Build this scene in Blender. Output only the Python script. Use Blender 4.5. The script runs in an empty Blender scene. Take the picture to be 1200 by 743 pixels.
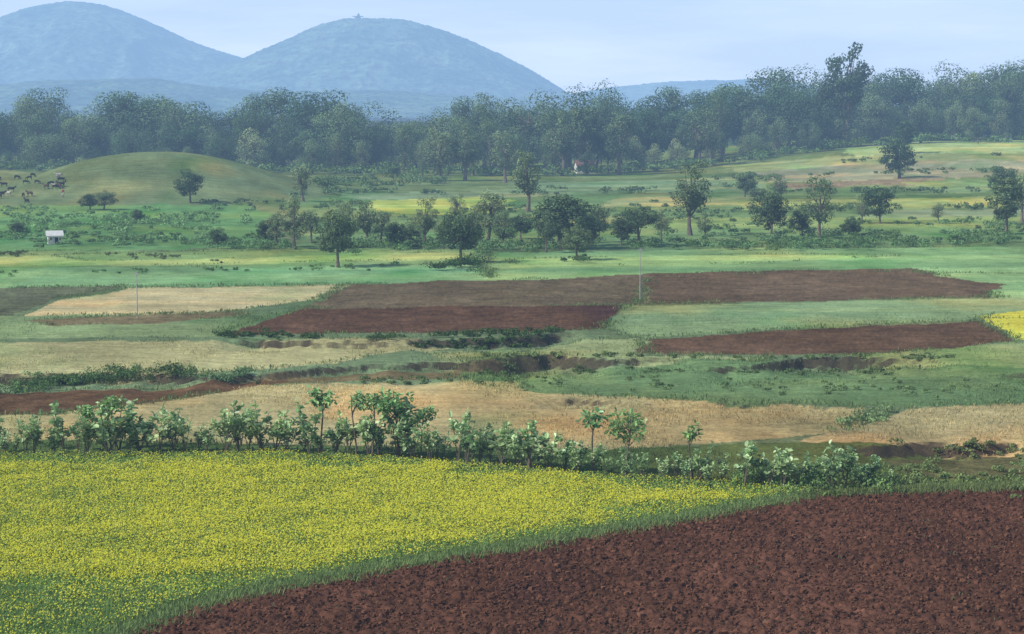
import bpy, math, numpy as np
from mathutils import Vector, Matrix
R=np.random.RandomState(7)
scene=bpy.context.scene
W0,H0=1200.0,743.0
F=2600.0; HY=120.0; CH=18.0
PIT=math.atan((H0/2-HY)/F)
HAZE=np.array([0.29,0.475,0.76]); HL=3700.0
EXPO=np.array([1.0,.98,1.0])
# ------------------------------------------------------------ noise
def vn(x,y,seed=0):
    xi=np.floor(x).astype(np.int64); yi=np.floor(y).astype(np.int64)
    fx=x-xi; fy=y-yi
    fx=fx*fx*(3-2*fx); fy=fy*fy*(3-2*fy)
    def h(a,b):
        n=(a*374761393+b*668265263+seed*1442695041)&0x7fffffff
        n=((n^(n>>13))*1274126177)&0x7fffffff
        n=n^(n>>16)
        return (n&0xffff)/32767.5-1
    return (h(xi,yi)*(1-fx)+h(xi+1,yi)*fx)*(1-fy)+(h(xi,yi+1)*(1-fx)+h(xi+1,yi+1)*fx)*fy
def fbm(x,y,o=4,seed=0):
    s=0;a=1.0;t=0
    for i in range(o):
        s=s+a*vn(x*2**i+17.3*i,y*2**i-9.1*i,seed+i); t+=a; a*=.55
    return s/t
def sst(a,b,x):
    t=np.clip((x-a)/(b-a),0,1); return t*t*(3-2*t)
# ------------------------------------------------------------ survey rays
def ray(px,py):
    a=(px-W0/2)/F; b=(H0/2-py)/F
    return np.array([a, math.cos(PIT)+b*math.sin(PIT), -math.sin(PIT)+b*math.cos(PIT)])
def flat(px,py):
    d=ray(px,py); t=CH/max(-d[2],1e-4); return d[0]*t,d[1]*t
BANKS=[]
def bank(pts,h,L,taper=3.0):
    P=np.array([flat(*p) for p in pts]); o=np.argsort(P[:,0]); BANKS.append((P[o,0],P[o,1],h,L,taper,P[:,1].min()-L-6,P[:,1].max()+6))
bank([(230,441),(330,434),(420,426),(560,422),(600,419),(640,417)],.75,13)
bank([(560,423),(600,419),(640,416),(720,420),(790,419),(830,424)],.95,17,4)
bank([(800,430),(880,426),(940,417),(1000,419),(1090,421),(1140,430)],.95,15,4)
bank([(-150,440),(0,440),(120,436),(240,440),(262,444)],.9,12)
bank([(250,397),(450,399),(620,393),(690,389)],.8,9)
bank([(480,406),(600,405),(660,400)],.5,5)
bank([(950,522),(1080,518),(1300,516)],.8,9)
bank([(610,463),(760,468),(1010,478)],.45,5)
bank([(1110,436),(1180,438),(1300,440)],.8,8)
bank([(340,446),(450,441),(540,443)],.4,7)
def hgt(X,Y):
    X=np.asarray(X,float);Y=np.asarray(Y,float)
    h=8.6*np.exp(-(np.abs((X+69)/27)**2.3)-((Y-432)/30)**2)
    h=np.maximum(h,4.6*np.exp(-(np.abs((X+104)/30)**2)-((Y-440)/34)**2))
    h=h+6.2*sst(400,640,Y)*sst(15,125,X)
    h=h+0.35*fbm(X/45,Y/60,3,5)*sst(120,260,Y)+.12*fbm(X/14,Y/14,3,15)
    sh=h.shape;h=np.atleast_1d(h).ravel().copy();Xr=np.broadcast_to(X,sh).ravel() if sh else X.reshape(1);Yr=np.broadcast_to(Y,sh).ravel() if sh else Y.reshape(1)
    for bx,by,H,L,tp,y0,y1 in BANKS:
        m=(Yr>y0)&(Yr<y1)
        if not m.any(): continue
        x=Xr[m];y=Yr[m]
        yb=np.interp(x,bx,by)+1.7*fbm(x/5,y*0+bx[0],4,3)
        t=yb-y
        k=sst(bx[0],bx[0]+tp,x)*(1-sst(bx[-1]-tp,bx[-1],x))*(.7+.7*fbm(x/4,y*0+3.3,3,8))
        h[m]-=H*k*sst(-.45,.45,t)*(1-sst(2.5,L,t))
    return h.reshape(sh) if sh else h[0]
_YA=np.geomspace(50,4000,900)
def gp(px,py):
    d=ray(px,py)
    if py>250:
        y0=flat(px,py)[1];Ys=np.linspace(y0*.93,y0*1.14,28)
    else: Ys=_YA[_YA>280]
    X=d[0]/d[1]*Ys; Z=CH+d[2]/d[1]*Ys; h=hgt(X,Ys);b=Z<h
    i=np.argmax(b) if b.any() else len(Ys)-1
    if i>0:
        a=Z[i-1]-h[i-1]; c=h[i]-Z[i]; t=min(1,max(0,a/(a+c+1e-9)))
        Y=Ys[i-1]+(Ys[i]-Ys[i-1])*t
    else: Y=Ys[0]
    X=d[0]/d[1]*Y
    return np.array([X,Y,float(hgt(X,Y))])
def m_per_px(Y): return Y/F
def inpoly(X,Y,P):
    m=np.zeros(X.shape,bool)
    bb=(X>=P[:,0].min())&(X<=P[:,0].max())&(Y>=P[:,1].min())&(Y<=P[:,1].max())
    x=X[bb];y=Y[bb];r=np.zeros(x.shape,bool)
    n=len(P)
    for i in range(n):
        x1,y1=P[i];x2,y2=P[(i+1)%n]
        if y1==y2: continue
        c=((y1>y)!=(y2>y))&(x<(x2-x1)*(y-y1)/(y2-y1)+x1)
        r^=c
    m[bb]=r
    return m
def lin(c):
    c=np.array(c,float)/255
    return np.where(c<=.04045,c/12.92,((np.maximum(c,0)+.055)/1.055)**2.4)
def mute(c,k=.10):
    c=np.asarray(c,float);g=c.mean(-1,keepdims=True);return c*(1-k)+g*k
# ------------------------------------------------------------ mesh builder
class MB:
    def __init__(s): s.V=[];s.Q=[];s.C=[];s.M=[];s.n=0
    def add(s,v,q,c,m=0):
        v=np.asarray(v,float);q=np.asarray(q,int)
        s.V.append(v);s.Q.append(q+s.n);s.n+=len(v)
        c=np.asarray(c,float)
        if c.ndim==1: c=np.tile(c,(len(v),1))
        s.C.append(c);s.M.append(np.full(len(q),m))
    def mesh(s,name,mats,smooth=False):
        V=np.concatenate(s.V);Q=np.concatenate(s.Q);C=np.concatenate(s.C);M=np.concatenate(s.M)
        me=bpy.data.meshes.new(name)
        me.vertices.add(len(V));me.vertices.foreach_set('co',V.astype(np.float32).ravel())
        me.loops.add(len(Q)*4);me.loops.foreach_set('vertex_index',Q.astype(np.int32).ravel())
        me.polygons.add(len(Q));me.polygons.foreach_set('loop_start',np.arange(0,len(Q)*4,4,dtype=np.int32))
        try: me.polygons.foreach_set('loop_total',np.full(len(Q),4,dtype=np.int32))
        except Exception: pass
        me.polygons.foreach_set('material_index',M.astype(np.int32))
        me.polygons.foreach_set('use_smooth',np.full(len(Q),smooth))
        a=me.color_attributes.new('Col','FLOAT_COLOR','POINT')
        a.data.foreach_set('color',np.c_[C,np.ones(len(C))].astype(np.float32).ravel())
        for m in mats: me.materials.append(m)
        me.update(calc_edges=True)
        return me
def unit(v): return v/(np.linalg.norm(v,axis=-1,keepdims=True)+1e-9)
def rdir(n): return unit(R.normal(size=(n,3)))
def leaves(mb,C,N,S,col,asp=.55,m=0,T=None):
    n=len(C);N=unit(N)
    if T is None: T=R.normal(size=(n,3))
    T=unit(T-N*np.sum(T*N,1,keepdims=True)); B=np.cross(N,T)
    S=np.broadcast_to(S,(n,))[:,None]
    v=np.stack([C+T*S,C+B*S*asp,C-T*S,C-B*S*asp],1).reshape(-1,3)
    q=np.arange(n*4).reshape(n,4)
    mb.add(v,q,np.repeat(col,4,0),m)
def leaves2(mb,C,T,U,S,col,wid=.45,m=0):
    n=len(C);T=unit(T);B=unit(np.cross(T,U));N=np.cross(B,T)
    S=np.broadcast_to(S,(n,))[:,None]
    b=C;tip=C+T*S-N*S*.12
    l1=C+T*S*.3+B*S*wid*.42+N*S*.1;l2=C+T*S*.75+B*S*wid*.4+N*S*.06
    r1=C+T*S*.3-B*S*wid*.42+N*S*.1;r2=C+T*S*.75-B*S*wid*.4+N*S*.06
    v=np.stack([b,l1,l2,tip,r2,r1],1).reshape(-1,3)
    k=np.arange(n)[:,None]*6
    q=np.concatenate([k+np.array([0,3,2,1]),k+np.array([0,5,4,3])])
    mb.add(v,q,np.repeat(col,6,0),m)
def tube(mb,pts,rad,col,m=0,n=6):
    pts=np.asarray(pts,float);k=len(pts);V=[]
    for i in range(k):
        t=unit(pts[min(i+1,k-1)]-pts[max(i-1,0)])
        a=unit(np.cross(t,[.31,.95,.05])) ; b=np.cross(t,a)
        th=np.arange(n)/n*2*math.pi
        V.append(pts[i]+rad[i]*(np.cos(th)[:,None]*a+np.sin(th)[:,None]*b))
    V=np.concatenate(V);q=[]
    for i in range(k-1):
        for j in range(n):
            q.append([i*n+j,i*n+(j+1)%n,(i+1)*n+(j+1)%n,(i+1)*n+j])
    mb.add(V,q,col,m)
def put(name,me,loc,scale=1,rz=0,parent=None):
    o=bpy.data.objects.new(name,me);o.location=Vector([float(a) for a in loc])
    o.scale=(scale,)*3 if np.isscalar(scale) else scale
    o.rotation_euler=(0,0,rz);scene.collection.objects.link(o)
    if parent: o.parent=parent
    return o
def empty(name,loc=(0,0,0),rz=0):
    o=bpy.data.objects.new(name,None);o.location=Vector([float(a) for a in loc]);o.rotation_euler=(0,0,rz);scene.collection.objects.link(o);return o
# ------------------------------------------------------------ materials
def newmat(name):
    m=bpy.data.materials.new(name);m.use_nodes=True;nt=m.node_tree;nt.nodes.clear();return m,nt
def N(nt,t,**k):
    n=nt.nodes.new(t)
    for a,b in k.items():
        if a in n.inputs: n.inputs[a].default_value=b
        else: setattr(n,a,b)
    return n
def mixc(nt,mode,f,a,b):
    n=nt.nodes.new('ShaderNodeMix');n.data_type='RGBA';n.blend_type=mode
    for s,v in ((0,f),(6,a),(7,b)):
        if isinstance(v,bpy.types.NodeSocket): nt.links.new(v,n.inputs[s])
        else: n.inputs[s].default_value=v if s==0 else (tuple(v)+(1,))[:4]
    return n.outputs[2]
def maprange(nt,v,a,b,c,d):
    n=nt.nodes.new('ShaderNodeMapRange');nt.links.new(v,n.inputs[0])
    for i,x in enumerate((a,b,c,d)): n.inputs[i+1].default_value=x
    return n.outputs[0]
def noise(nt,vec,sc,det=4,rough=.6):
    n=N(nt,'ShaderNodeTexNoise');n.inputs['Scale'].default_value=sc;n.inputs['Detail'].default_value=det;n.inputs['Roughness'].default_value=rough
    nt.links.new(vec,n.inputs['Vector']);return n.outputs['Fac']
def leafmat(name,trans=.25,rnd=.3,rough=.6):
    m,nt=newmat(name)
    at=N(nt,'ShaderNodeAttribute',attribute_name='Col');c=at.outputs['Color']
    if rnd>0:
        oi=N(nt,'ShaderNodeObjectInfo')
        f=maprange(nt,oi.outputs['Random'],0,1,1-rnd,1+rnd)
        hs=N(nt,'ShaderNodeHueSaturation');nt.links.new(c,hs.inputs['Color']);nt.links.new(f,hs.inputs['Value'])
        nt.links.new(maprange(nt,oi.outputs['Random'],0,1,.52,.475),hs.inputs['Hue']);c=hs.outputs['Color']
    p=N(nt,'ShaderNodeBsdfDiffuse');nt.links.new(c,p.inputs['Color'])
    out=p.outputs[0]
    if trans>0:
        tr=N(nt,'ShaderNodeBsdfTranslucent');nt.links.new(c,tr.inputs['Color'])
        mx=N(nt,'ShaderNodeMixShader');mx.inputs[0].default_value=trans
        nt.links.new(p.outputs[0],mx.inputs[1]);nt.links.new(tr.outputs[0],mx.inputs[2]);out=mx.outputs[0]
    if rough<.6:
        g=N(nt,'ShaderNodeBsdfGlossy');g.inputs['Roughness'].default_value=.42;g.inputs['Color'].default_value=(1,1,1,1)
        mx=N(nt,'ShaderNodeMixShader');mx.inputs[0].default_value=.035;nt.links.new(out,mx.inputs[1]);nt.links.new(g.outputs[0],mx.inputs[2]);out=mx.outputs[0]
    o=N(nt,'ShaderNodeOutputMaterial');nt.links.new(out,o.inputs[0]);return m
def simplemat(name,col,rough=.8,nsc=4,var=.25):
    m,nt=newmat(name);geo=N(nt,'ShaderNodeNewGeometry')
    nz=noise(nt,geo.outputs['Position'],nsc,3)
    a=tuple(np.clip(np.array(col)*(1-var),0,1));b=tuple(np.clip(np.array(col)*(1+var),0,1))
    c=mixc(nt,'MIX',0,a,b);nt.links.new(maprange(nt,nz,.3,.7,0,1),c.node.inputs[0])
    p=N(nt,'ShaderNodeBsdfDiffuse');nt.links.new(c,p.inputs['Color'])
    o=N(nt,'ShaderNodeOutputMaterial');nt.links.new(p.outputs[0],o.inputs[0]);return m
M_leaf=leafmat('foliage',.24,.3);M_leafnear=leafmat('leaf_near',.32,.14,.45);M_grass=leafmat('grass_blades',.3,0)
M_bark=simplemat('bark',(.14,.115,.09),.9,3,.35)
def groundmat():
    m,nt=newmat('field_ground');L=nt.links.new
    at=N(nt,'ShaderNodeAttribute',attribute_name='Col');geo=N(nt,'ShaderNodeNewGeometry');pos=geo.outputs['Position']
    pl=N(nt,'ShaderNodeAttribute',attribute_name='Plow')
    c=at.outputs['Color']
    def mul(c,f):
        o=mixc(nt,'MULTIPLY',1.0,c,(1,1,1));L(f,o.node.inputs[7]);return o
    n3=noise(nt,pos,3.6,5,.75);c=mul(c,maprange(nt,n3,.3,.7,.62,1.38))
    mp=N(nt,'ShaderNodeMapping');mp.inputs['Scale'].default_value=(.3,1.2,1);mp.inputs['Rotation'].default_value=(0,0,.08);L(pos,mp.inputs[0])
    c=mul(c,maprange(nt,noise(nt,mp.outputs[0],.9,4,.7),.3,.7,.74,1.26))
    sp=N(nt,'ShaderNodeSeparateXYZ');L(geo.outputs['True Normal'],sp.inputs[0])
    sl=maprange(nt,sp.outputs['Z'],.93,.76,0,.9)
    ms=N(nt,'ShaderNodeMath',operation='MULTIPLY');L(sl,ms.inputs[0])
    inv=N(nt,'ShaderNodeMath',operation='SUBTRACT');inv.inputs[0].default_value=1;L(pl.outputs['Fac'],inv.inputs[1]);L(inv.outputs[0],ms.inputs[1])
    so=mixc(nt,'MIX',0,(.02,.017,.014),(.09,.062,.042));L(n3,so.node.inputs[0])
    mx=mixc(nt,'MIX',0,(0,0,0),(0,0,0));L(c,mx.node.inputs[6]);L(so,mx.node.inputs[7]);L(ms.outputs[0],mx.node.inputs[0]);c=mx
    p=N(nt,'ShaderNodeBsdfDiffuse');L(c,p.inputs['Color'])
    bp=N(nt,'ShaderNodeBump');bp.inputs['Strength'].default_value=.7;bp.inputs['Distance'].default_value=.15;L(n3,bp.inputs['Height']);L(bp.outputs[0],p.inputs['Normal'])
    o=N(nt,'ShaderNodeOutputMaterial');L(p.outputs[0],o.inputs[0]);return m
M_ground=groundmat()
# ------------------------------------------------------------ fields
FIELDS=[
 ([(-400,300),(-400,196),(345,205),(400,240),(290,300)],(112,128,98),0),
 ([(-400,305),(-400,244),(120,240),(300,240),(330,262),(310,290)],(100,140,94),0),
 ([(340,236),(420,230),(1000,226),(900,292),(350,292)],(108,136,96),0),
 ([(425,234),(545,231),(600,234),(590,250),(520,252),(440,247)],(168,176,100),0),
 ([(395,222),(690,218),(690,228),(400,232)],(130,148,114),0),
 ([(600,214),(900,205),(890,222),(600,228)],(118,142,110),0),
 ([(720,232),(960,228),(940,238),(700,243)],(142,150,108),0),
 ([(900,198),(1400,190),(1400,300),(860,295)],(108,132,92),0),
 ([(980,174),(1400,160),(1400,184),(1010,190)],(156,174,122),0),
 ([(850,192),(1400,182),(1400,192),(860,203)],(134,148,108),0),
 ([(880,202),(1010,192),(1400,188),(1400,204),(900,214)],(154,152,124),0),
 ([(900,216),(1110,206),(1100,214),(910,222)],(138,124,104),.3),
 ([(1060,213),(1400,206),(1400,222),(1070,226)],(126,148,106),0),
 ([(860,236),(1400,226),(1400,241),(870,246)],(148,160,102),0),
 ([(1000,246),(1400,242),(1400,250),(1010,255)],(134,146,110),0),
 ([(780,255),(1400,252),(1400,268),(790,268)],(136,154,98),0),
 ([(880,270),(1400,266),(1400,276),(900,279)],(118,144,96),0),
 ([(620,252),(780,256),(780,262),(630,262)],(138,148,102),0),
 ([(-400,340),(-400,296),(560,292),(580,332)],(122,150,102),0),
 ([(-400,304),(200,298),(560,296),(540,304),(60,312),(-400,314)],(156,172,108),0),
 ([(-400,316),(560,310),(575,330),(350,336),(-400,338)],(124,162,114),0),
 ([(60,300),(260,292),(480,290),(470,296),(100,306)],(128,154,100),0),
 ([(575,296),(900,290),(1400,286),(1400,322),(1000,318),(575,330)],(128,160,108),0),
 ([(600,304),(900,298),(1060,300),(900,308),(600,314)],(144,172,110),0),
 ([(1060,316),(1400,306),(1400,346),(1165,350),(1165,335)],(144,174,116),0),
 ([(-400,338),(150,335),(60,352),(0,372),(-400,372)],(98,104,84),.4),
 ([(8,374),(60,354),(150,338),(405,334),(372,350),(272,365),(24,376)],(192,174,130),0),
 ([(-400,376),(280,368),(292,378),(250,394),(-400,404)],(132,150,106),0),
 ([(24,376),(150,370),(285,365),(292,370),(180,378),(60,382)],(126,114,88),.2),
 ([(405,334),(762,322),(746,358),(358,362)],(108,96,80),.7),
 ([(762,322),(930,317),(1062,315),(1168,334),(1160,348),(960,352),(750,356)],(103,87,74),.8),
 ([(355,362),(736,358),(706,386),(620,389),(252,393),(296,378)],(92,71,62),1),
 ([(738,358),(1160,349),(1400,342),(1400,374),(1150,373),(752,396),(710,386)],(134,156,112),0),
 ([(1148,371),(1210,361),(1400,358),(1400,402),(1192,398)],(214,204,78),0),
 ([(748,399),(900,388),(1146,376),(1192,400),(1090,412),(1000,418),(758,415)],(99,78,66),1),
 ([(-400,406),(480,398),(530,410),(400,424),(230,438),(-400,442)],(164,158,114),0),
 ([(500,412),(745,397),(758,417),(900,420),(860,432),(640,418),(520,420)],(140,150,106),0),
 ([(1000,420),(1192,402),(1400,402),(1400,436),(1100,434)],(134,148,102),0),
 ([(280,450),(330,434),(545,423),(600,428),(620,440),(460,448)],(112,100,74),.3),
 ([(-400,452),(150,455),(260,446),(330,440),(330,448),(230,466),(60,486),(-400,488)],(98,76,60),.5),
 ([(545,430),(790,426),(1100,430),(1400,440),(1400,470),(1060,476),(860,474),(610,462),(560,450)],(102,128,88),0),
 ([(-400,490),(60,486),(200,468),(300,452),(600,447),(622,461),(860,474),(1006,477),(998,504),(860,518),(700,526),(-400,532)],(170,156,112),0),
 ([(940,516),(1062,478),(1400,464),(1400,524),(960,524)],(170,156,114),0),
 ([(-400,516),(-400,540),(300,536),(450,541),(600,553),(760,568),(940,582),(1060,577),(1400,572),(1400,522),(960,518),(700,526),(300,520)],(88,108,68),0),
 ([(1030,532),(1150,528),(1400,526),(1400,560),(1060,562)],(102,98,68),.3),
]
YEL=[(-400,536),(-40,537),(300,534),(450,539),(600,552),(760,566),(900,572),(958,578),(860,594),(600,640),(480,657),(300,690),(190,716),(110,760),(60,830),(-400,830)]
FIELDS.append((YEL,(156,158,66),0))
BR=[(948,582),(1100,575),(1500,566),(1600,1100),(-100,1100),(100,760),(215,716),(320,692),(500,660),(640,640),(860,598)]
FIELDS.append((BR,(92,63,54),1.4))
# ------------------------------------------------------------ ground sheet
rows=np.r_[np.linspace(15,60,10),1/np.linspace(1/62.,1/1500.,820),np.geomspace(1600,14000,24)]
cols=np.r_[-1.6,-1.2,np.linspace(-.9,-.31,26),np.linspace(-.30,.30,1000),np.linspace(.31,.9,26),1.2,1.6]
YY,UU=np.meshgrid(rows,cols,indexing='ij');XX=UU*YY
Xf=XX.ravel();Yf=YY.ravel()
wob=np.minimum(.35+Yf*.0035,3)
Xp=Xf+wob*fbm(Xf/7,Yf/7,4,21)*1.6;Yp=Yf+wob*fbm(Xf/6,Yf/9,4,33)*1.3*(1+np.clip((Yf-150)/150,0,2.5))
colr=np.tile(np.array([108.,126,94]),(len(Xf),1));plow=np.zeros(len(Xf))
WP=[]
for pts,c,pw in FIELDS:
    P=np.array([gp(min(max(p[0],-2000),3000),p[1])[:2] for p in pts]);WP.append(P)
    m=inpoly(Xp,Yp,P);colr[m]=c;plow[m]=pw
colr[Yf>760]=(76,98,74)
gv=fbm(Xf/9,Yf/16,4,44)[:,None]*.15+fbm(Xf/60,Yf/30,2,49)[:,None]*.08+fbm(Xf/2.2,Yf/4,3,47)[:,None]*.10
colr=colr*(1+gv)
dry=np.clip(fbm(Xf/14,Yf/22,4,55)*1.8-.05,0,1)[:,None]*(plow<.1)[:,None]
colr=colr*(1+dry*np.array([.22,.05,-.04]))
wet=np.clip(fbm(Xf/10,Yf/26,4,57)*1.8-.15,0,1)[:,None]*(plow<.1)[:,None]
colr=colr*(1-wet*np.array([.22,.08,.16]))
st=fbm(Xf/70,Yf/7,3,61)
mk=(plow<.1)&(Yf>180)&(Yf<620)
colr[mk]=colr[mk]*(1+np.c_[st[mk]*.22,st[mk]*.14,st[mk]*.08])
def toalb(c,Y):
    t=np.exp(-np.asarray(Y,float)/HL);t=t[...,None] if np.ndim(t) else t
    return np.clip((lin(mute(c))-.7*HAZE*(1-t))/(t*EXPO),.022,.6)
alb=toalb(colr,Yf)
Z=hgt(Xf,Yf)
nearf=1/(1+((Yf/260)**2))
clod=np.abs(fbm(Xf/.5,Yf/.55,3,71))*.17+fbm(Xf/.19,Yf/.22,2,77)*.07+np.abs(np.sin((Xf*.35+Yf*.94)*2*math.pi/1.1))*.02
Z=Z+plow*clod*np.where(Yf<130,1,.6)+(1-np.minimum(plow,1))*fbm(Xf/.8,Yf/.9,3,80)*.10*nearf
nr,nc=YY.shape
idx=np.arange(nr*nc).reshape(nr,nc)
q=np.stack([idx[:-1,:-1],idx[:-1,1:],idx[1:,1:],idx[1:,:-1]],-1).reshape(-1,4)
pc=(plow>.05);al=alb.copy();k=1+.4*fbm(Xf[pc]/1.1,Yf[pc]/1.6,4,101)+.25*fbm(Xf[pc]/.2,Yf[pc]/.25,2,104)+.18*fbm(Xf[pc]/9,Yf[pc]/12,2,109);al[pc]=al[pc]*k[:,None]
mb=MB();mb.add(np.c_[Xf,Yf,Z],q,al);me=mb.mesh('ground',[M_ground],True)
a=me.attributes.new('Plow','FLOAT','POINT');a.data.foreach_set('value',np.minimum(plow,1).astype(np.float32))
put('ground',me,(0,0,0))
def rand_in(P,n):
    lo=P.min(0);hi=P.max(0);out=[];k=0
    while k<n:
        p=R.uniform(lo,hi,(n*2,2));m=inpoly(p[:,0],p[:,1],P)&(np.abs(p[:,0])<p[:,1]*.32);out.append(p[m]);k+=m.sum()
        if m.sum()==0: break
    return np.concatenate(out)[:n]
def albc(c,Y): return toalb(np.asarray(c,float),Y)
# ------------------------------------------------------------ soil clods
cube=np.array([[-1,-1,-1],[1,-1,-1],[1,1,-1],[-1,1,-1],[-1,-1,1],[1,-1,1],[1,1,1],[-1,1,1]],float)
cq=np.array([[0,3,2,1],[4,5,6,7],[0,1,5,4],[1,2,6,5],[2,3,7,6],[3,0,4,7]])
BRn=np.array([gp(min(max(p[0],-100),1500),min(p[1],800))[:2] for p in BR])
p=rand_in(BRn,30000);n=len(p)
s=R.gamma(2.2,.013,n)+.014
v=cube[None]*R.uniform(.4,1.1,(n,8,3))*s[:,None,None]*np.array([1,1,.75])
ang=R.uniform(0,6.28,n);ca,sa=np.cos(ang)[:,None],np.sin(ang)[:,None]
v=np.stack([v[...,0]*ca-v[...,1]*sa,v[...,0]*sa+v[...,1]*ca,v[...,2]],-1)
zz=hgt(p[:,0],p[:,1])+.09+R.uniform(-.03,.05,n)
v=v+np.c_[p,zz][:,None,:]
mb=MB();mb.add(v.reshape(-1,3),(cq[None]+np.arange(n)[:,None,None]*8).reshape(-1,4),np.repeat(albc((98,68,57),90)[None]*R.uniform(.6,1.5,(n,1)),8,0))
put('soil_clods',mb.mesh('soil_clods',[leafmat('clod_soil',0,0)]),(0,0,0))
# ------------------------------------------------------------ flower field
YP=WP[-2];p=rand_in(YP,46000);p=p[~inpoly(p[:,0]+.4,p[:,1]-.3,BRn)]
core=np.array([gp(*a)[:2] for a in [(-400,550),(300,545),(450,551),(600,562),(880,579),(600,626),(480,644),(300,674),(150,690),(-400,692)]])
n=len(p);pw=p+np.c_[fbm(p[:,0]/3,p[:,1]/3,3,9),fbm(p[:,0]/3,p[:,1]/3,3,10)]*2.6
inc=inpoly(pw[:,0],pw[:,1],core)
cl_=fbm(p[:,0]/1.2,p[:,1]/1.8,3,13)
dens=np.where(inc,.74,.22)*(1+.5*fbm(p[:,0]/5,p[:,1]/8,4,11)+.8*cl_)
hp=.30*(1+.3*fbm(p[:,0]/2,p[:,1]/2,2,12))*R.uniform(.75,1.2,n)
z0=hgt(p[:,0],p[:,1])
mb=MB();K=7
C=np.repeat(np.c_[p,z0],K,0)+R.normal(0,1,(n*K,3))*[.13,.13,0];C[:,2]+=R.uniform(.1,.95,n*K)*np.repeat(hp,K)
Nn=rdir(n*K)+[0,-.3,.9]
gc=np.where(np.repeat(inc,K)[:,None],albc((140,162,80),90),albc((120,152,84),90))*R.uniform(.7,1.3,(n*K,1))
leaves(mb,C,Nn,R.uniform(.04,.085,n*K),gc,.45)
K=8;k=R.rand(n*K)<np.repeat(dens,K)
C=np.repeat(np.c_[p,z0+hp],K,0)+R.normal(0,1,(n*K,3))*[.16,.16,.05];C=C[k]
m=len(C);yc=np.where(R.rand(m,1)<.7,albc((236,214,58),90),albc((206,200,78),90))*R.uniform(.8,1.15,(m,1))
leaves(mb,C,R.normal(0,.4,(m,3))+[-.35,-.35,1],R.uniform(.018,.042,m),yc,.9)
put('yellow_flower_field',mb.mesh('yellow_flower_field',[M_grass]),(0,0,0))
# ------------------------------------------------------------ grass tufts
def tufts(mb,P,h,col,K=5,spread=.12,wid=.1):
    n=len(P)
    base=np.repeat(P,K,0)+R.normal(0,spread,(n*K,3))*[1,1,0]
    hh=np.repeat(np.broadcast_to(h,(n,)),K)*R.uniform(.5,1.2,n*K)
    lean=R.normal(0,.45,(n*K,3))*[1,1,0]+[0,0,1]
    T=unit(lean);Nn=np.cross(T,rdir(n*K))
    c=np.repeat(col,K,0)*R.uniform(.75,1.3,(n*K,1))
    leaves(mb,base+T*hh[:,None]*.5,Nn,hh*.5,c,wid,0,T)
mb=MB()
edge=[(100,760),(200,716),(310,691),(490,659),(620,640),(860,597),(945,581)]
E=np.array([gp(*e)[:2] for e in edge])
def along(P,n,sig):
    seg=np.linalg.norm(np.diff(P,axis=0),axis=1);cum=np.r_[0,np.cumsum(seg)];t=R.uniform(0,cum[-1],n)
    x=np.interp(t,cum,P[:,0]);y=np.interp(t,cum,P[:,1]);return np.c_[x,y]+R.normal(0,1,(n,2))*sig
def onz(p): return np.c_[p,hgt(p[:,0],p[:,1])]
p=onz(along(E,9000,.5));tufts(mb,p,R.uniform(.15,.36,len(p)),np.tile(albc((128,150,94),90),(len(p),1)),6)
p=onz(along(np.array([gp(*e)[:2] for e in [(945,581),(1050,577),(1250,572)]]),4000,.4));tufts(mb,p,R.uniform(.2,.4,len(p)),np.tile(albc((122,136,86),100),(len(p),1)),6)
p=rand_in(BRn,170);p=onz(p);tufts(mb,p,R.uniform(.1,.25,len(p)),np.tile(albc((120,136,104),90),(len(p),1)),7)
p=onz(rand_in(np.array([gp(*a)[:2] for a in [(-100,692),(190,698),(100,760),(-100,760)]]),6000));tufts(mb,p,.36,np.tile(albc((120,150,88),80),(len(p),1)),5)
def cover(n,y0,y1,hmin,hmax):
    Y=1/R.uniform(1/y1,1/y0,n);X=R.uniform(-.27,.27,n)*Y
    i=np.clip(np.searchsorted(rows,Y),0,nr-1);j=np.clip(np.searchsorted(cols,X/Y),0,nc-1);ii=i*nc+j
    ok=(plow[ii]<.2)&~inpoly(X,Y,YP)&(fbm(X/5,Y/8,3,91)>0)
    p=onz(np.c_[X,Y])[ok];c=alb[ii][ok]*R.uniform(.85,1.4,(ok.sum(),1))
    tufts(mb,p,R.uniform(hmin,hmax,len(p)),c,3,.25,.25)
cover(60000,100,190,.08,.24)
for (pts,c,pw),P in zip(FIELDS[17:-2],WP[17:-2]):
    Pc=np.vstack([P,P[:1]])
    L=np.linalg.norm(np.diff(Pc,axis=0),axis=1).sum();n=int(min(L*4,2200))
    p=along(Pc,n,.3);p=p[(np.abs(p[:,0])<p[:,1]*.27)]
    if not len(p): continue
    p=p[fbm(p[:,0]/9,p[:,1]/9,2,95)>-.1]
    p=onz(p);Ym=p[:,1]
    tufts(mb,p,R.uniform(.15,.34,len(p)),albc((110,130,86),Ym)*R.uniform(.75,1.2,(len(p),1)),4,.3,.3)
put('grass',mb.mesh('grass',[M_grass]),(0,0,0))
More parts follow.
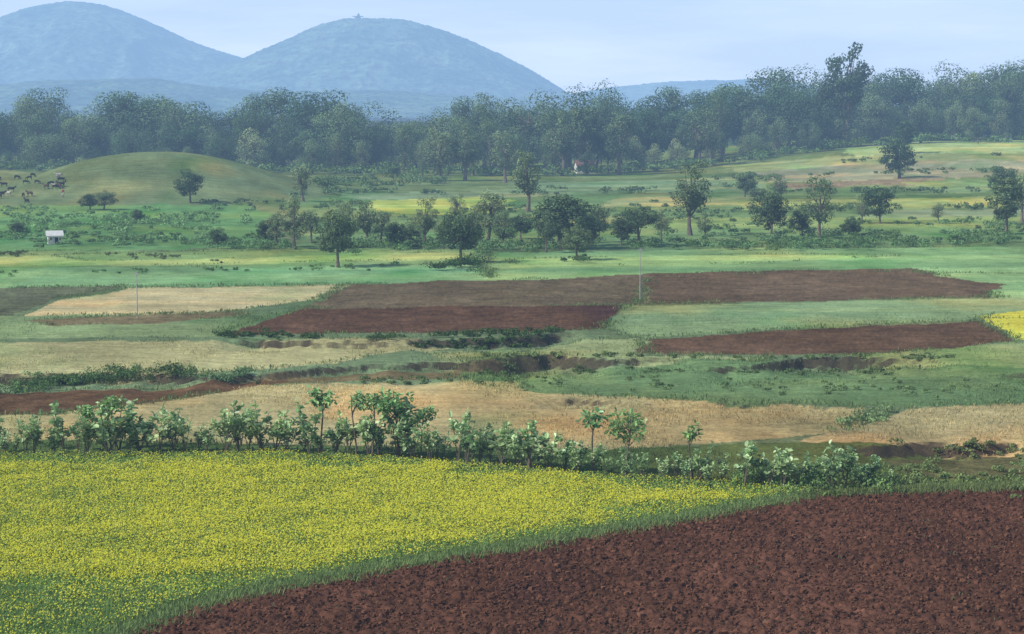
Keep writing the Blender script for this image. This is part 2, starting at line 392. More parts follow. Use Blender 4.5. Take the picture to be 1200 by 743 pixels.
# ------------------------------------------------------------ bushes
def bush(mb,c,w,h,ls,col,n=90):
    k=max(3,int(R.randint(3,7)))
    for i in range(k):
        o=R.uniform(-1,1,3)*[w*.5,w*.5,0];r=np.array([w*.38,w*.38,h*.5])*R.uniform(.6,1.1)
        m=n//k;d=rdir(m);d[:,2]=np.abs(d[:,2])*1.0-.25
        C=c+o+[0,0,h*.35]+d*r*R.uniform(.55,1.1,(m,1))
        C[:,2]=np.maximum(C[:,2],c[2]+ls*.3)
        cc=np.asarray(col)*R.uniform(.75,1.25)*R.uniform(.7,1.35,(m,1))
        leaves(mb,C,d+R.normal(0,.5,(m,3))+[0,-.15,.3],R.uniform(.6,1.3,m)*ls,cc,.6)
STRIPS=[
 ([(-150,272),(0,270),(120,268),(300,276)],11,130,(102,138,98),5),
 ([(-60,262),(290,258)],8,190,(108,146,102),5),
 ([(-60,250),(300,246)],6,150,(112,148,106),4),
 ([(-60,280),(330,284)],10,120,(96,130,92),4),
 ([(250,290),(400,292),(560,293),(700,290),(900,291),(1200,283),(1350,281)],14,300,(88,122,86),3),
 ([(300,280),(520,282),(780,282),(1000,278),(1350,273)],12,150,(98,128,94),3),
 ([(320,270),(520,266),(780,270),(1000,266),(1350,260)],10,130,(94,124,90),4),
 ([(350,258),(600,258),(900,256)],9,80,(98,126,94),3),
 ([(375,218),(440,215),(520,213)],13,60,(92,120,94),2.5),
 ([(340,228),(420,226),(700,226),(900,220)],8,90,(96,124,98),2),
 ([(240,240),(420,243),(620,246),(860,248)],8,80,(92,120,92),3),
 ([(-60,298),(150,300),(260,306)],5,50,(98,114,84),1.5),
 ([(0,322),(150,318),(320,316),(560,310)],5,70,(96,132,86),1.5),
 ([(255,394),(450,397),(620,391),(695,387)],8,130,(66,92,60),1.5),
 ([(480,405),(560,404),(660,400)],7,50,(68,94,62),1.5),
 ([(-100,466),(0,464),(60,452),(120,446),(240,440)],17,90,(82,112,74),3.5),
 ([(255,446),(295,442)],14,9,(92,124,88),2),
 ([(990,498),(1045,486)],12,16,(112,138,94),3),
 ([(600,446),(800,450),(1000,454),(1200,457)],6,110,(102,126,84),7),
 ([(560,438),(640,436),(800,436)],6,40,(84,108,70),2.5),
 ([(300,452),(460,448),(600,446)],7,50,(92,114,76),3),
 ([(560,419),(820,418)],6,44,(98,120,80),1.2),
 ([(860,421),(1120,420)],6,36,(98,120,80),1.2),
 ([(870,437),(1110,438)],6,34,(88,112,74),2),
 ([(840,212),(1000,204),(1350,196)],7,90,(92,118,92),1.5),
 ([(860,226),(1000,226),(1350,222)],9,90,(90,116,90),1.5),
 ([(860,248),(1000,246),(1350,244)],9,90,(90,116,86),1.5),
 ([(980,190),(1100,184),(1350,178)],5,60,(98,122,94),1),
 ([(560,322),(575,330)],12,6,(82,114,80),1),
 ([(505,316),(565,314)],20,16,(66,96,66),2),
 ([(640,306),(685,305)],12,8,(70,98,70),2),
 ([(1040,560),(1100,556),(1300,552)],12,60,(106,126,80),9),
 ([(1030,568),(1300,566)],10,50,(104,124,76),4),
 ([(1050,530),(1300,526)],8,40,(108,122,80),4),
 ([(-100,540),(300,536),(450,542),(600,555),(760,568),(940,581),(1040,579)],11,170,(96,122,70),1.5),
 ([(840,566),(1040,572)],26,60,(104,134,82),5),
]
mb=MB()
for pts,hp_,n,c,sc in STRIPS:
    x=np.array([a[0] for a in pts]);y=np.array([a[1] for a in pts])
    for i in range(n):
        px=R.uniform(x[0],x[-1])
        if vn(np.array([px/45.]),np.array([y[0]/7.]),4)[0]<-.3: continue
        py=np.interp(px,x,y)+R.normal(0,sc);g=gp(px,py);mp=m_per_px(g[1])
        h=hp_*mp*R.uniform(.45,1.3)
        bush(mb,g,h*R.uniform(.9,1.9),h,max(.07,1.3*mp),albc(np.array(c)*R.uniform(.88,1.12),g[1]),int(90*min(2,max(.6,hp_/10))))
put('bushes',mb.mesh('bushes',[M_leaf]),(0,0,0))
# ------------------------------------------------------------ trees
def tree_mesh(kind,seed,col,leaf=.017,dens=1.0):
    global R
    keep=R;R=np.random.RandomState(seed)
    mb=MB();col=np.array(col)
    bark=np.array([.9,.9,.9])
    P={'broad':(.56,.42,.41,50,.13,90,.24),'round':(.58,.34,.39,42,.12,90,.22),'airy':(.58,.20,.40,44,.085,56,.3),
       'umb':(.66,.54,.26,40,.12,76,.42),'tall':(.60,.25,.38,42,.10,74,.3),
       'fbroad':(.50,.47,.45,34,.185,250,.06),'fround':(.52,.36,.44,28,.165,250,.06),'ftall':(.54,.26,.43,34,.125,170,.12),'fairy':(.55,.21,.43,40,.09,110,.12)}[kind]
    cz,rx,rz,nc_,cr,nl,th=P
    lean=R.normal(0,.035,2)
    tt=np.linspace(0,1,7);tr=.020+.008*(kind in('broad','umb'))
    top=cz+rz*.45
    tp=np.c_[lean[0]*tt+.012*np.sin(tt*7+R.uniform(0,6)),lean[1]*tt,tt*top]
    tube(mb,tp,tr*(1-.8*tt)+.004+.012*np.exp(-tt*18),bark,1,7)
    lob=rdir(7);la=R.uniform(-.4,.3,7)
    n=nc_;air='airy' in kind;ff=kind[0]=='f'
    d=rdir(n);rr=R.uniform(.3,1,n)**.5
    rad=1+(np.maximum(0,d@lob.T)**4)@la
    k_=.86 if ff else 1
    C=np.c_[lean[0],lean[1],cz]+d*rr[:,None]*rad[:,None]*np.array([rx,rx,rz])*k_
    C[:,2]=np.maximum(C[:,2],th+R.uniform(0,.12,n))
    for i in range(n):
        s=cr*R.uniform(.6,1.25);m=int(nl*dens*(s/cr)**1.6)
        if i%2==0 and s>cr*.75:
            t0=R.uniform(.3,.85);a=np.array([np.interp(t0,tt,tp[:,k]) for k in range(3)])
            if a[2]<C[i,2]+.05:
                mid=(a+C[i])/2+[0,0,-.02]
                tube(mb,[a,mid,C[i]],[.009,.006,.002],bark,1,5)
        dd=rdir(m)
        sq=np.array([1,1,.72]) if not air else np.array([.9,.9,1.1])
        bump=1+.14*np.sin(dd@R.normal(0,5,3)+R.uniform(0,6))
        pp=C[i]+dd*s*sq*(R.uniform(.78 if ff else .6,1.02,m)*bump)[:,None]
        nn=dd+R.normal(0,.22 if ff else .35,(m,3))+[0,0,.15]
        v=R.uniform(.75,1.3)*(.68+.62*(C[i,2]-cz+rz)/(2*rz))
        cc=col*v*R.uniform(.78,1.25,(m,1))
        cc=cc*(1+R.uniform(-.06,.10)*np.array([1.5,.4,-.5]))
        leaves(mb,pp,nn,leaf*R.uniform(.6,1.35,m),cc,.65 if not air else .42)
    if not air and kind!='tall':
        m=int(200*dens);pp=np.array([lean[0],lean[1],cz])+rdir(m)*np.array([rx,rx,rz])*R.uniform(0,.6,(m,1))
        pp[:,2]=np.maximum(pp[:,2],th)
        leaves(mb,pp,R.normal(size=(m,3)),leaf*1.9,np.tile(col*.6,(m,1)),.7)  # oversized darkened leaves added in the core to block light through the crown
    me=mb.mesh('tree_'+kind,[M_leaf,M_bark]);R=keep;return me
fd=(.085,.145,.07);fm=(.125,.19,.085);fl=(.185,.25,.125)
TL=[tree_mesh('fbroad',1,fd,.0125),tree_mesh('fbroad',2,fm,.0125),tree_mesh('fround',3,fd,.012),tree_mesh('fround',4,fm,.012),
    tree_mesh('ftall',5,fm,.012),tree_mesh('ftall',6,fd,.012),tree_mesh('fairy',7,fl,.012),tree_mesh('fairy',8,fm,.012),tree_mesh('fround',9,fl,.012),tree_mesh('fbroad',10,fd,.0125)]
topx=[-300,-60,0,50,100,130,170,230,270,310,350,400,440,480,520,600,650,680,730,780,850,900,940,970,1040,1100,1150,1200,1260,1500]
topy=[100,106,114,102,110,106,97,110,122,96,101,110,124,129,112,112,108,104,99,94,90,78,68,76,76,84,68,60,66,74]
dx=[-300,0,300,400,500,650,850,920,1000,1200,1500];dy=[600,596,575,555,545,548,590,615,640,665,670]
par=empty('distant_tree_line')
def tl_put(px,back,frac,kinds,wm=1.0):
    Y=np.interp(px,dx,dy)+back;X=(px-600)/F*Y;z=float(hgt(X,Y))
    ty=np.interp(px,topx,topy)
    ztop=CH+(HY-ty)/F*Y
    h=(ztop-z)*frac*1.04
    t=TL[kinds[R.randint(len(kinds))]];w=R.uniform(.8,1.25)*wm
    put('tree_crowns',t,(X,Y,z-.2),(h*w,h*w,h),R.uniform(0,6.28),par)
mid_=lambda p:460<p<880
for back,jit,f0,f1,s0,s1,ka,kb in [(75,8,.76,1.04,24,38,[0,1,2,3,9],[0,1,2,3,5]),(48,9,.66,1.06,28,50,[0,1,2,3,4,5,9],[0,2,3,4,5,8]),
      (22,9,.52,.9,26,48,[0,1,2,3,4,7,8,9],[3,4,5,8,7,7,6]),(2,6,.28,.6,20,44,[0,1,2,3,7,8],[1,3,4,6,8,7])]:
    px=-300.+R.uniform(0,15)
    while px<1500:
        tl_put(px,back+R.uniform(-jit,jit),R.uniform(f0,f1),kb if mid_(px) else ka);px+=R.uniform(s0,s1)
mb=MB()
for i in range(330):
    px=R.uniform(-280,1480);Y=np.interp(px,dx,dy)-6+R.normal(0,3);X=(px-600)/F*Y;h=R.uniform(1.5,5)
    bush(mb,np.array([X,Y,float(hgt(X,Y))]),h*R.uniform(.9,1.5),h,.33,albc(np.array((94,124,96))*R.uniform(.85,1.15),600),80)
put('undergrowth',mb.mesh('undergrowth',[M_leaf]),(0,0,0),parent=par)
def tpx(name,me,px,by,hp_,w=1.0,rz=None):
    g=gp(px,by);h=hp_*m_per_px(g[1])
    return put(name,me,(g[0],g[1],g[2]-.05),(h*w,h*w,h),R.uniform(0,6.28) if rz is None else rz)
dark=(.065,.11,.052);med=(.10,.155,.072);light=(.16,.22,.11)
Yt=640;zt=float(hgt(Yt*.15,Yt));ht=CH+(HY-48)/F*Yt-zt
put('tree',tree_mesh('tall',31,dark,.016,1.5),((991-600)/F*Yt,Yt,zt-.1),(ht*.85,ht*.85,ht),1.0)
MT={k:[tree_mesh(k,40+i*7+len(k),c,.019,1.15) for i,c in enumerate((med,dark,med))] for k in('broad','round','umb','tall')}
MT['airy']=[tree_mesh('airy',90+i,light,.018,1.2) for i in range(3)]
TREES=[('round',223,238,40,1.1),('airy',355,236,46,1.3),('airy',345,292,62,1.3),('broad',396,313,72,.75),('broad',106,246,20,1.3),('broad',122,246,24,1.2),
 ('round',255,292,26,1),('round',462,292,34,.9),('airy',498,290,60,1.1),('broad',540,308,64,.9),('airy',572,286,66,1.4),('airy',619,248,72,1.2),
 ('airy',592,214,60,1.2),('broad',655,292,68,1.25),('broad',676,305,44,.9),('umb',748,288,50,1.1),('airy',702,284,48,1.1),('airy',808,276,88,1.1),
 ('round',873,231,30,1.1),('round',905,280,58,.95),('airy',915,236,32,1.2),('airy',960,280,74,1.0),('broad',1054,209,46,1.05),('round',1031,262,48,.95),
 ('tall',1180,275,72,1),('airy',1198,262,62,1.1),('airy',430,288,54,1.1),('airy',405,286,50,1.1),('round',310,286,30,1),('airy',640,296,50,1),
 ('round',520,292,34,1),('tall',1146,168,26,1.1),('airy',775,282,38,1),('round',940,278,36,1),('tall',685,204,82,.9),('airy',660,206,75,1.1),('airy',820,196,70,1.2),
 ('airy',725,205,78,1.0),('airy',545,212,66,1.1),('airy',515,212,62,1.2),('tall',1060,180,40,1.2),('round',1245,268,50,1),('airy',-60,262,60,1),
 ('airy',325,290,44,1.3),('round',480,290,30,1.2),('airy',590,292,46,1.2),('round',728,288,34,1.1),('round',890,240,22,1.3),('airy',1010,262,34,1.1),('round',160,262,18,1.3),('round',20,276,18,1.4),('broad',1175,232,40,1.1),
 ('airy',446,284,40,1.4),('airy',556,284,44,1.3),('airy',535,262,36,1.3),('round',690,288,38,1.1),('airy',826,282,34,1.3),('round',1000,280,26,1.3),('airy',1100,262,26,1.4),('round',395,284,30,1.3),('round',610,280,30,1.3),('airy',365,284,40,1.3)]
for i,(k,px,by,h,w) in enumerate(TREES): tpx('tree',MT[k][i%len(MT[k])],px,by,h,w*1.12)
# ------------------------------------------------------------ hedge shrubs and saplings with big leaves
def shrub_mesh(seed,stems=6):
    global R
    keep=R;R=np.random.RandomState(seed);mb=MB()
    stemc=np.array([.9,.9,.8]);base=albc((172,206,142),115)
    for s in range(stems):
        a=R.uniform(0,6.28);out=R.uniform(.12,.45);H=R.uniform(.55,1.0);t=np.linspace(0,1,5)
        if s==0: H=1.0
        P=np.c_[np.cos(a)*out*t**1.5+R.normal(0,.01,5),np.sin(a)*out*t**1.5+R.normal(0,.01,5),H*.93*t]
        tube(mb,P,.014*(1-.7*t),stemc,1,5)
        br=[(P,1)]
        for b in range(R.randint(1,3)):
            t0=R.uniform(.35,.8);p0=np.array([np.interp(t0,t,P[:,k]) for k in range(3)]);dd=rdir(1)[0]*[1,1,.3]+[0,0,.6]
            Q=p0+np.linspace(0,1,4)[:,None]*unit(dd)*R.uniform(.12,.25);tube(mb,Q,[.007,.006,.005,.003],stemc,1,4);br.append((Q,0))
        for Q,main in br:
            nn=R.randint(13,21) if main else R.randint(9,14)
            tq=R.uniform(.3 if main else .2,1,nn)**.6
            tl=np.linspace(0,1,len(Q))
            C=np.c_[[np.interp(tq,tl,Q[:,k]) for k in range(3)]].T
            T=rdir(nn)*[1,1,.5]+[0,0,.28]
            c=base*R.uniform(.85,1.2)*R.uniform(.5,1.3,(nn,1))*(.55+.5*C[:,2:3])  # last factor paints shadow into the lower leaves, paler towards the top
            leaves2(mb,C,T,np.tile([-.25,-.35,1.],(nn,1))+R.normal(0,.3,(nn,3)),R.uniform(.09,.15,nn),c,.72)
    me=mb.mesh('shrub',[M_leafnear,M_bark]);R=keep;return me
def sapling_mesh(seed,crown=.3,cz=.72,n=9):
    global R
    keep=R;R=np.random.RandomState(seed);mb=MB();stemc=np.array([.9,.9,.85]);base=albc((150,190,120),115)
    t=np.linspace(0,1,6);P=np.c_[.03*np.sin(t*4+seed),.03*np.cos(t*3),t*.9]
    tube(mb,P,.014*(1-.7*t)+.003,stemc,1,6)
    for i in range(n):
        d=rdir(1)[0]*[1,1,.7];e=np.array([0,0,cz])+d*crown*R.uniform(.5,1)
        a=np.array([0,0,max(.3,e[2]-.2)]);a[:2]=[np.interp(a[2],P[:,2],P[:,k]) for k in(0,1)]
        tube(mb,[a,(a+e)/2-[0,0,.02],e],[.008,.006,.003],stemc,1,4)
        m=34;C=e+rdir(m)*R.uniform(.02,.11,(m,1));T=rdir(m)*[1,1,.5]+[0,0,-.05]+.6*unit(C-e)
        c=base*R.uniform(.75,1.2)*R.uniform(.5,1.3,(m,1))
        leaves2(mb,C,T,np.tile([-.2,-.3,1.],(m,1))+R.normal(0,.3,(m,3)),R.uniform(.055,.095,m),c,.65)
    me=mb.mesh('sapling',[M_leafnear,M_bark]);R=keep;return me
SH=[shrub_mesh(200+i,R.randint(4,7)) for i in range(10)]
hx=[-120,0,60,130,200,250,320,375,440,520,600,650,730,800,870,900,960,1020,1050];hh=[42,44,60,78,58,68,70,64,68,66,60,54,52,50,56,62,62,48,26]
bx=[-120,0,300,450,600,750,900,1000,1050];by_=[537,537,533,539,551,564,575,578,576]
px=-120.
while px<1045:
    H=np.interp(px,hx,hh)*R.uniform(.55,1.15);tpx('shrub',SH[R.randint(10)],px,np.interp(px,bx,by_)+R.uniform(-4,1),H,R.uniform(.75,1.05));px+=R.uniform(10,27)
px=-110.
while px<1040:
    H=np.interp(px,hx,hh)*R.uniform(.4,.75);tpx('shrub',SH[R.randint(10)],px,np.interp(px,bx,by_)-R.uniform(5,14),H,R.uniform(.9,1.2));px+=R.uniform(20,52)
for i,(px,b,h,cr,cz,n) in enumerate([(377,532,86,.16,.84,5),(464,536,88,.27,.72,13),(438,536,76,.15,.84,4),(736,558,84,.27,.76,11),(696,556,84,.15,.86,4),(808,564,72,.15,.85,4),(128,534,74,.2,.8,6),(495,538,66,.2,.8,6),(98,534,64,.18,.8,5),(415,536,80,.12,.86,3)]):
    tpx('sapling',sapling_mesh(300+i,cr,cz,n),px,b,h)
# ------------------------------------------------------------ hills
def hillmat():
    m,nt=newmat('hill_scrub');L=nt.links.new;geo=N(nt,'ShaderNodeNewGeometry')
    n1=noise(nt,geo.outputs['Position'],.010,7,.7);c=mixc(nt,'MIX',0,(.02,.06,.035),(.12,.18,.10));L(maprange(nt,n1,.38,.66,0,1),c.node.inputs[0])
    n2=noise(nt,geo.outputs['Position'],.07,3,.7);c2=mixc(nt,'MULTIPLY',1.,c,(1,1,1));L(maprange(nt,n2,.35,.65,.35,1.65),c2.node.inputs[7])
    p=N(nt,'ShaderNodeBsdfDiffuse');L(c2,p.inputs['Color'])
    o=N(nt,'ShaderNodeOutputMaterial');L(p.outputs[0],o.inputs[0]);return m
M_hill=hillmat()
def hill(name,prof,D,dep,seed):
    P=np.array(prof,float);x=(P[:,0]-600)/F*D;z=CH+(HY-P[:,1])/F*D
    xs=np.linspace(x[0],x[-1],420);ys=np.linspace(-dep,dep,150)
    zi=np.interp(xs,x,z);k=np.hanning(25);k/=k.sum();zp=np.convolve(np.pad(zi,12,'edge'),k,'valid')
    X,Y=np.meshgrid(xs,ys);Zp=np.tile(zp,(len(ys),1))+6
    fall=np.cos(np.clip(np.abs(Y)/dep,0,1)*math.pi/2)**1.25
    gul=np.abs(fbm(X/120+.25*fbm(X/60,Y/60,2,seed+4),Y/300,3,seed))
    Zz=Zp*fall-gul*26*np.sin(np.clip(np.abs(Y)/dep,0,1)*math.pi)*(Zp/150)+fbm(X/40,Y/40,3,seed+9)*2.2
    Zz+=np.abs(fbm(X/7,Y/9,2,seed+3))*3
    i=np.arange(X.size).reshape(X.shape);q=np.stack([i[:-1,:-1],i[:-1,1:],i[1:,1:],i[1:,:-1]],-1).reshape(-1,4)
    mb=MB();mb.add(np.c_[X.ravel(),Y.ravel()+D,Zz.ravel()-6],q,(.1,.1,.1));put(name,mb.mesh(name,[M_hill],True),(0,0,0))
hill('hill',[(-420,120),(-300,80),(-150,52),(-60,40),(-10,28),(20,17),(55,7),(90,3),(130,8),(180,28),(230,52),(290,70),(350,95),(440,128)],4250,560,11)
hill('hill',[(150,124),(220,96),(290,69),(330,52),(370,32),(400,25),(430,22),(475,25),(520,37),(570,57),(620,82),(660,106),(690,128)],3900,500,23)
hill('hill',[(-500,112),(-200,96),(-60,104),(60,96),(180,92),(260,104),(340,110),(430,106),(520,112),(620,118),(720,128)],3000,420,37)
hill('hill',[(560,126),(660,112),(710,104),(780,97),(880,94),(920,97),(1000,108),(1100,108),(1250,104),(1500,112),(1700,128)],4500,380,51)
def box(mb,c,s,col,m=0):
    mb.add(cube*np.array(s)/2+np.array(c),cq,col,m)
M_wall=simplemat('whitewash',(.62,.6,.56),.9,1.5,.15);M_roof=simplemat('clay_tile',(.2,.12,.09),.9,2,.3);M_dark=simplemat('dark_opening',(.02,.018,.016),.9,2,.2);M_stone=simplemat('weathered_stone',(.08,.09,.08),.9,.5,.3);M_pale=simplemat('pale_sheet_roof',(.6,.6,.58),1,4,.15)
tx=(421-600)/F*3900;tz=CH+(HY-24)/F*3900+1
e=empty('hilltop_temple',(tx,3900,tz))
def part(name,fn,mats,par):
    mb=MB();fn(mb);return put(name,mb.mesh(name,mats),(0,0,0),parent=par)
part('hall',lambda b:box(b,(0,0,.5),(9,8,6),(1,1,1)),[M_stone],e)
part('eaves',lambda b:box(b,(0,0,4.1),(18,11,1.2),(1,1,1)),[M_stone],e)
def tow(b):
    for i in range(3): box(b,(1,0,5.6+i*1.7),(5-i*1.6,5-i*1.6,1.68),(1,1,1))
part('tower',tow,[M_stone],e)
# ------------------------------------------------------------ farm houses
def house(px,by,L,Wd,h,roofm,wallm,rz,name='farm_house'):
    g=gp(px,by);e=empty(name,g,rz)
    part('walls',lambda b:box(b,(0,0,h/2),(L,Wd,h),(1,1,1)),[wallm],e)
    def rf(b):
        a=.25;r=h+Wd*.42;x=L/2+a;y=Wd/2+a;ez=h-.12
        v=[[-x,-y,ez],[x,-y,ez],[x,0,r],[-x,0,r],[-x,y,ez],[x,y,ez]];v2=[[p[0],p[1],p[2]+.14] for p in v]
        b.add(np.array(v+v2),[[6,7,8,9],[9,8,11,10],[0,3,2,1],[3,4,5,2],[0,1,7,6],[5,4,10,11],[1,2,8,7],[2,5,11,8],[0,6,9,3],[3,9,10,4]],(1,1,1))
    part('roof',rf,[roofm],e)
    def gab(b):
        for s in(-1,1):
            x=s*(L/2-.01);b.add(np.array([[x,-Wd/2,h],[x,Wd/2,h],[x,.01,h+Wd*.36],[x,-.01,h+Wd*.36]]),[[0,1,2,3]],(1,1,1))
    part('gables',gab,[wallm],e)
    part('door',lambda b:box(b,(.2,-Wd/2-.01,h*.4),(min(.95,L*.25),.06,h*.8),(1,1,1)),[M_dark],e)
    def wn(b):
        for s in(-.3,.38): box(b,(L*s,-Wd/2-.01,h*.62),(L*.09,.06,h*.25),(1,1,1))
    part('windows',wn,[M_dark],e)
house(685,203,4.6,3.2,1.9,M_roof,M_wall,.2)
house(64,286,1.7,1.2,1.1,M_pale,M_wall,.3,'field_hut')
# ------------------------------------------------------------ poles
M_conc=simplemat('concrete',(.36,.36,.34),.85,3,.15)
for px,b,h in((161,373,55),(750,352,62)):
    g=gp(px,b);H=h*m_per_px(g[1]);e=empty('utility_pole',g)
    part('post',lambda m_:tube(m_,[[0,0,-.2],[0,0,H*.5],[0,0,H]],[.05,.04,.03],(1,1,1),0,10),[M_conc],e)
    part('crossarm',lambda m_:box(m_,(0,-.06,H-.25),(.4,.05,.05),(1,1,1)),[M_conc],e)
    def ins(m_):
        for s in(-.16,.16): tube(m_,[[s,-.06,H-.21],[s,-.06,H-.15],[s,-.06,H-.10]],[.02,.03,.015],(1,1,1),0,8)
    part('insulators',ins,[M_conc],e)
# ------------------------------------------------------------ cattle
def skin_mesh(name,V,E,Rr,mat,root=0,sub=1):
    me=bpy.data.meshes.new(name);me.from_pydata(V,E,[]);o=bpy.data.objects.new(name,me);scene.collection.objects.link(o)
    sk=o.modifiers.new('s','SKIN');sk.use_smooth_shade=True
    for i,r in enumerate(Rr): me.skin_vertices[0].data[i].radius=r if isinstance(r,tuple) else (r,r)
    me.skin_vertices[0].data[root].use_root=True
    if sub: s=o.modifiers.new('u','SUBSURF');s.levels=sub;s.render_levels=sub
    dg=bpy.context.evaluated_depsgraph_get();m2=bpy.data.meshes.new_from_object(o.evaluated_get(dg));m2.materials.clear();m2.materials.append(mat)
    bpy.data.objects.remove(o);return m2
def cow(mat,graze):
    V=[(-.75,0,1.08),(-.3,0,1.05),(.2,0,1.03),(.62,0,1.12)];Rr=[(.2,.24),(.27,.31),(.28,.33),(.19,.27)];E=[(0,1),(1,2),(2,3)]
    def ch(st,pts,rs):
        p=st
        for q_,r in zip(pts,rs): V.append(q_);Rr.append(r);E.append((p,len(V)-1));p=len(V)-1
        return p
    if graze: h=ch(3,[(.9,0,.92),(1.08,0,.55),(1.16,0,.3),(1.3,0,.08)],[.14,.1,.11,.06]);hb=h-1
    else: h=ch(3,[(.88,0,1.3),(1.05,0,1.45),(1.22,0,1.38),(1.42,0,1.24)],[.14,.11,.11,.065]);hb=h-2
    b=V[hb]
    for s in(-1,1):
        ch(hb,[(b[0]-.02,s*.2,b[2]+.05)],[.035]);ch(hb,[(b[0],s*.1,b[2]+.15),(b[0]+.03,s*.16,b[2]+.3)],[.028,.012])
        ch(3,[(.55,s*.16,.72),(.56,s*.17,.42),(.54,s*.17,.2),(.57,s*.17,.04)],[.1,.06,.045,.055])
        ch(0,[(-.62,s*.17,.78),(-.84,s*.18,.45),(-.78,s*.18,.2),(-.75,s*.18,.04)],[.13,.06,.045,.055])
    ch(0,[(-.95,0,1.12),(-1.02,0,.8),(-1.0,0,.5)],[.03,.02,.035])
    return skin_mesh('cow',V,E,Rr,mat,1)
CM=[simplemat('hide_black',(.03,.027,.025),.7,2,.3),simplemat('hide_brown',(.08,.055,.04),.7,2,.3),simplemat('hide_cream',(.42,.37,.3),.7,2,.2)]
cows=[cow(CM[i],g) for i in range(3) for g in(0,1)]
for i in range(42):
    px=R.uniform(-60,82);by=R.uniform(208,240)
    if px>40 and by>226: by=R.uniform(205,226)
    k=[0,1,0,1,2,3,2,3,4][R.randint(9)]
    g=gp(px,by);put('cow',cows[k],g,R.uniform(.55,.75),R.choice([0,3.14])+R.normal(0,.6))
Mc=simplemat('red_cloth',(.45,.06,.05),.8,3,.15);Ms=simplemat('skin_brown',(.14,.07,.045),.6,3,.1);Mw=simplemat('dhoti_cloth',(.6,.58,.52),.8,3,.1);Mhr=simplemat('hair_black',(.012,.01,.01),.6,3,.1)
g=gp(74,232);e=empty('herder',g,.4)
def sk(name,V,E,Rr,m): put(name,skin_mesh(name,V,E,Rr,m),(0,0,0),parent=e)
sk('shirt',[(0,0,.95),(0,0,1.15),(0,0,1.36),(.17,0,1.36),(-.17,0,1.36),(.23,-.02,1.12),(-.23,-.02,1.12)],[(0,1),(1,2),(2,3),(2,4),(3,5),(4,6)],[(.15,.1),(.14,.1),(.13,.1),.065,.065,.05,.05],Mc)
sk('arms_and_hands',[(.23,-.02,1.14),(.25,-.08,.9),(.24,-.12,.78)],[(0,1),(1,2)],[.042,.032,.026],Ms)
sk('arm_and_hand',[(-.23,-.02,1.14),(-.25,-.08,.9),(-.24,-.12,.78)],[(0,1),(1,2)],[.042,.032,.026],Ms)
sk('dhoti',[(0,0,.97),(.09,0,.85),(.11,0,.45),(-.09,0,.85),(-.11,0,.45)],[(0,1),(1,2),(0,3),(3,4)],[.14,.11,.09,.11,.09],Mw)
sk('legs',[(.11,0,.5),(.11,0,.08),(.11,-.14,.03)],[(0,1),(1,2)],[.055,.035,.03],Ms)
sk('leg',[(-.11,0,.5),(-.11,0,.08),(-.11,-.14,.03)],[(0,1),(1,2)],[.055,.035,.03],Ms)
sk('head',[(0,0,1.4),(0,-.01,1.48),(0,-.02,1.56),(0,-.01,1.64),(0,-.11,1.55)],[(0,1),(1,2),(2,3),(2,4)],[.05,.05,.088,.07,.018],Ms)
sk('hair',[(0,.03,1.58),(0,.01,1.67)],[(0,1)],[.085,.08],Mhr)
# ------------------------------------------------------------ haze (absorbing volume with its own glow in place of scattered sunlight)
m,nt=newmat('emissive_haze')
ab=N(nt,'ShaderNodeVolumeAbsorption');ab.inputs['Color'].default_value=(0,0,0,1);ab.inputs['Density'].default_value=1/HL
em=N(nt,'ShaderNodeEmission');em.inputs['Color'].default_value=(*HAZE,1);em.inputs['Strength'].default_value=1.42/HL
ad=N(nt,'ShaderNodeAddShader');nt.links.new(ab.outputs[0],ad.inputs[0]);nt.links.new(em.outputs[0],ad.inputs[1])
o=N(nt,'ShaderNodeOutputMaterial');nt.links.new(ad.outputs[0],o.inputs['Volume'])
mb=MB();box(mb,(0,2350,180),(14000,5100,440),(1,1,1));put('haze',mb.mesh('haze',[m]),(0,0,0))
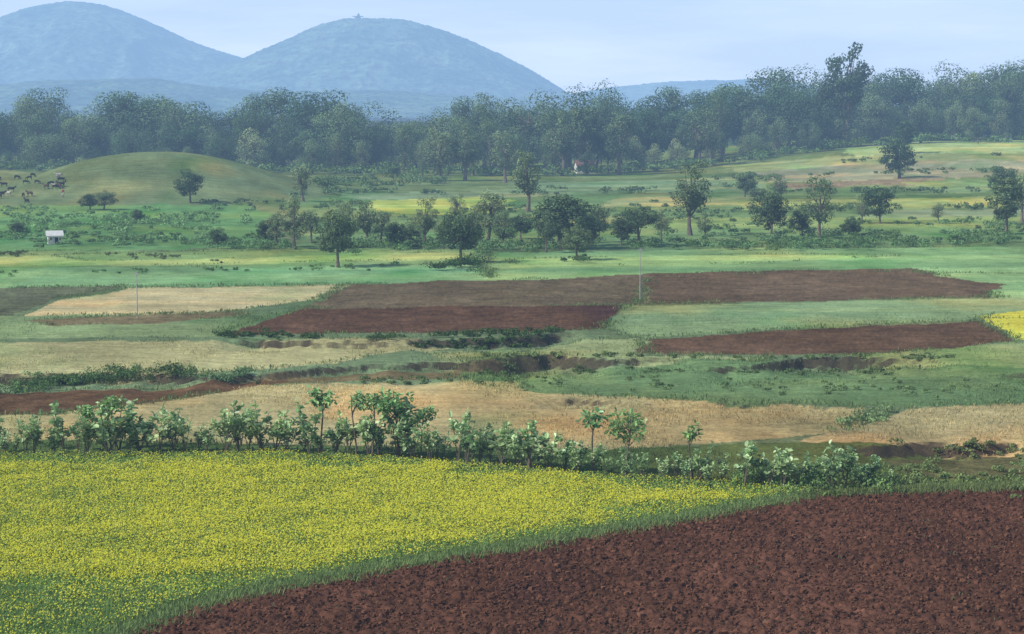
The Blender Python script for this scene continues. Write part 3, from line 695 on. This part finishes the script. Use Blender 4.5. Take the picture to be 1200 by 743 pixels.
# ------------------------------------------------------------ light
EL=math.radians(39);AZ=math.radians(-112)
sd=Vector((math.sin(AZ)*math.cos(EL),math.cos(AZ)*math.cos(EL),math.sin(EL)))
l=bpy.data.lights.new('sun','SUN');l.energy=5.0;l.angle=math.radians(.5);l.color=(1,.95,.85)
o=bpy.data.objects.new('sun',l);o.rotation_euler=sd.to_track_quat('Z','Y').to_euler();scene.collection.objects.link(o)
w=bpy.data.worlds.new('World');scene.world=w;w.use_nodes=True;nt=w.node_tree;nt.nodes.clear()
sky=N(nt,'ShaderNodeTexSky');sky.sky_type='NISHITA';sky.sun_disc=False;sky.sun_elevation=EL;sky.sun_rotation=AZ%(2*math.pi);sky.air_density=1.2;sky.dust_density=1.0
tc=N(nt,'ShaderNodeTexCoord');mp=N(nt,'ShaderNodeMapping');mp.inputs['Scale'].default_value=(3,3,22);nt.links.new(tc.outputs['Generated'],mp.inputs[0])
cn=noise(nt,mp.outputs[0],2.2,5,.55)
sz=N(nt,'ShaderNodeSeparateXYZ');nt.links.new(tc.outputs['Generated'],sz.inputs[0])
hz=maprange(nt,sz.outputs['Z'],0,.22,1,0);cl=maprange(nt,cn,.38,.68,.5,1.0)
ml=N(nt,'ShaderNodeMath',operation='MULTIPLY');nt.links.new(hz,ml.inputs[0]);nt.links.new(cl,ml.inputs[1])
c=mixc(nt,'MIX',0,(0,0,0),(13.5,12.6,12.6));nt.links.new(sky.outputs[0],c.node.inputs[6]);nt.links.new(ml.outputs[0],c.node.inputs[0])
bg=N(nt,'ShaderNodeBackground');bg.inputs['Strength'].default_value=.115;nt.links.new(c,bg.inputs[0])
o=N(nt,'ShaderNodeOutputWorld');nt.links.new(bg.outputs[0],o.inputs[0])
# ------------------------------------------------------------ camera
cam=bpy.data.cameras.new('camera');cam.sensor_width=36;cam.lens=36*F/W0;cam.clip_start=1;cam.clip_end=30000
o=bpy.data.objects.new('camera',cam);o.location=(0,0,CH);o.rotation_euler=(math.pi/2-PIT,0,0);scene.collection.objects.link(o);scene.camera=o
scene.view_settings.view_transform='Standard';scene.view_settings.look='None';scene.view_settings.exposure=0
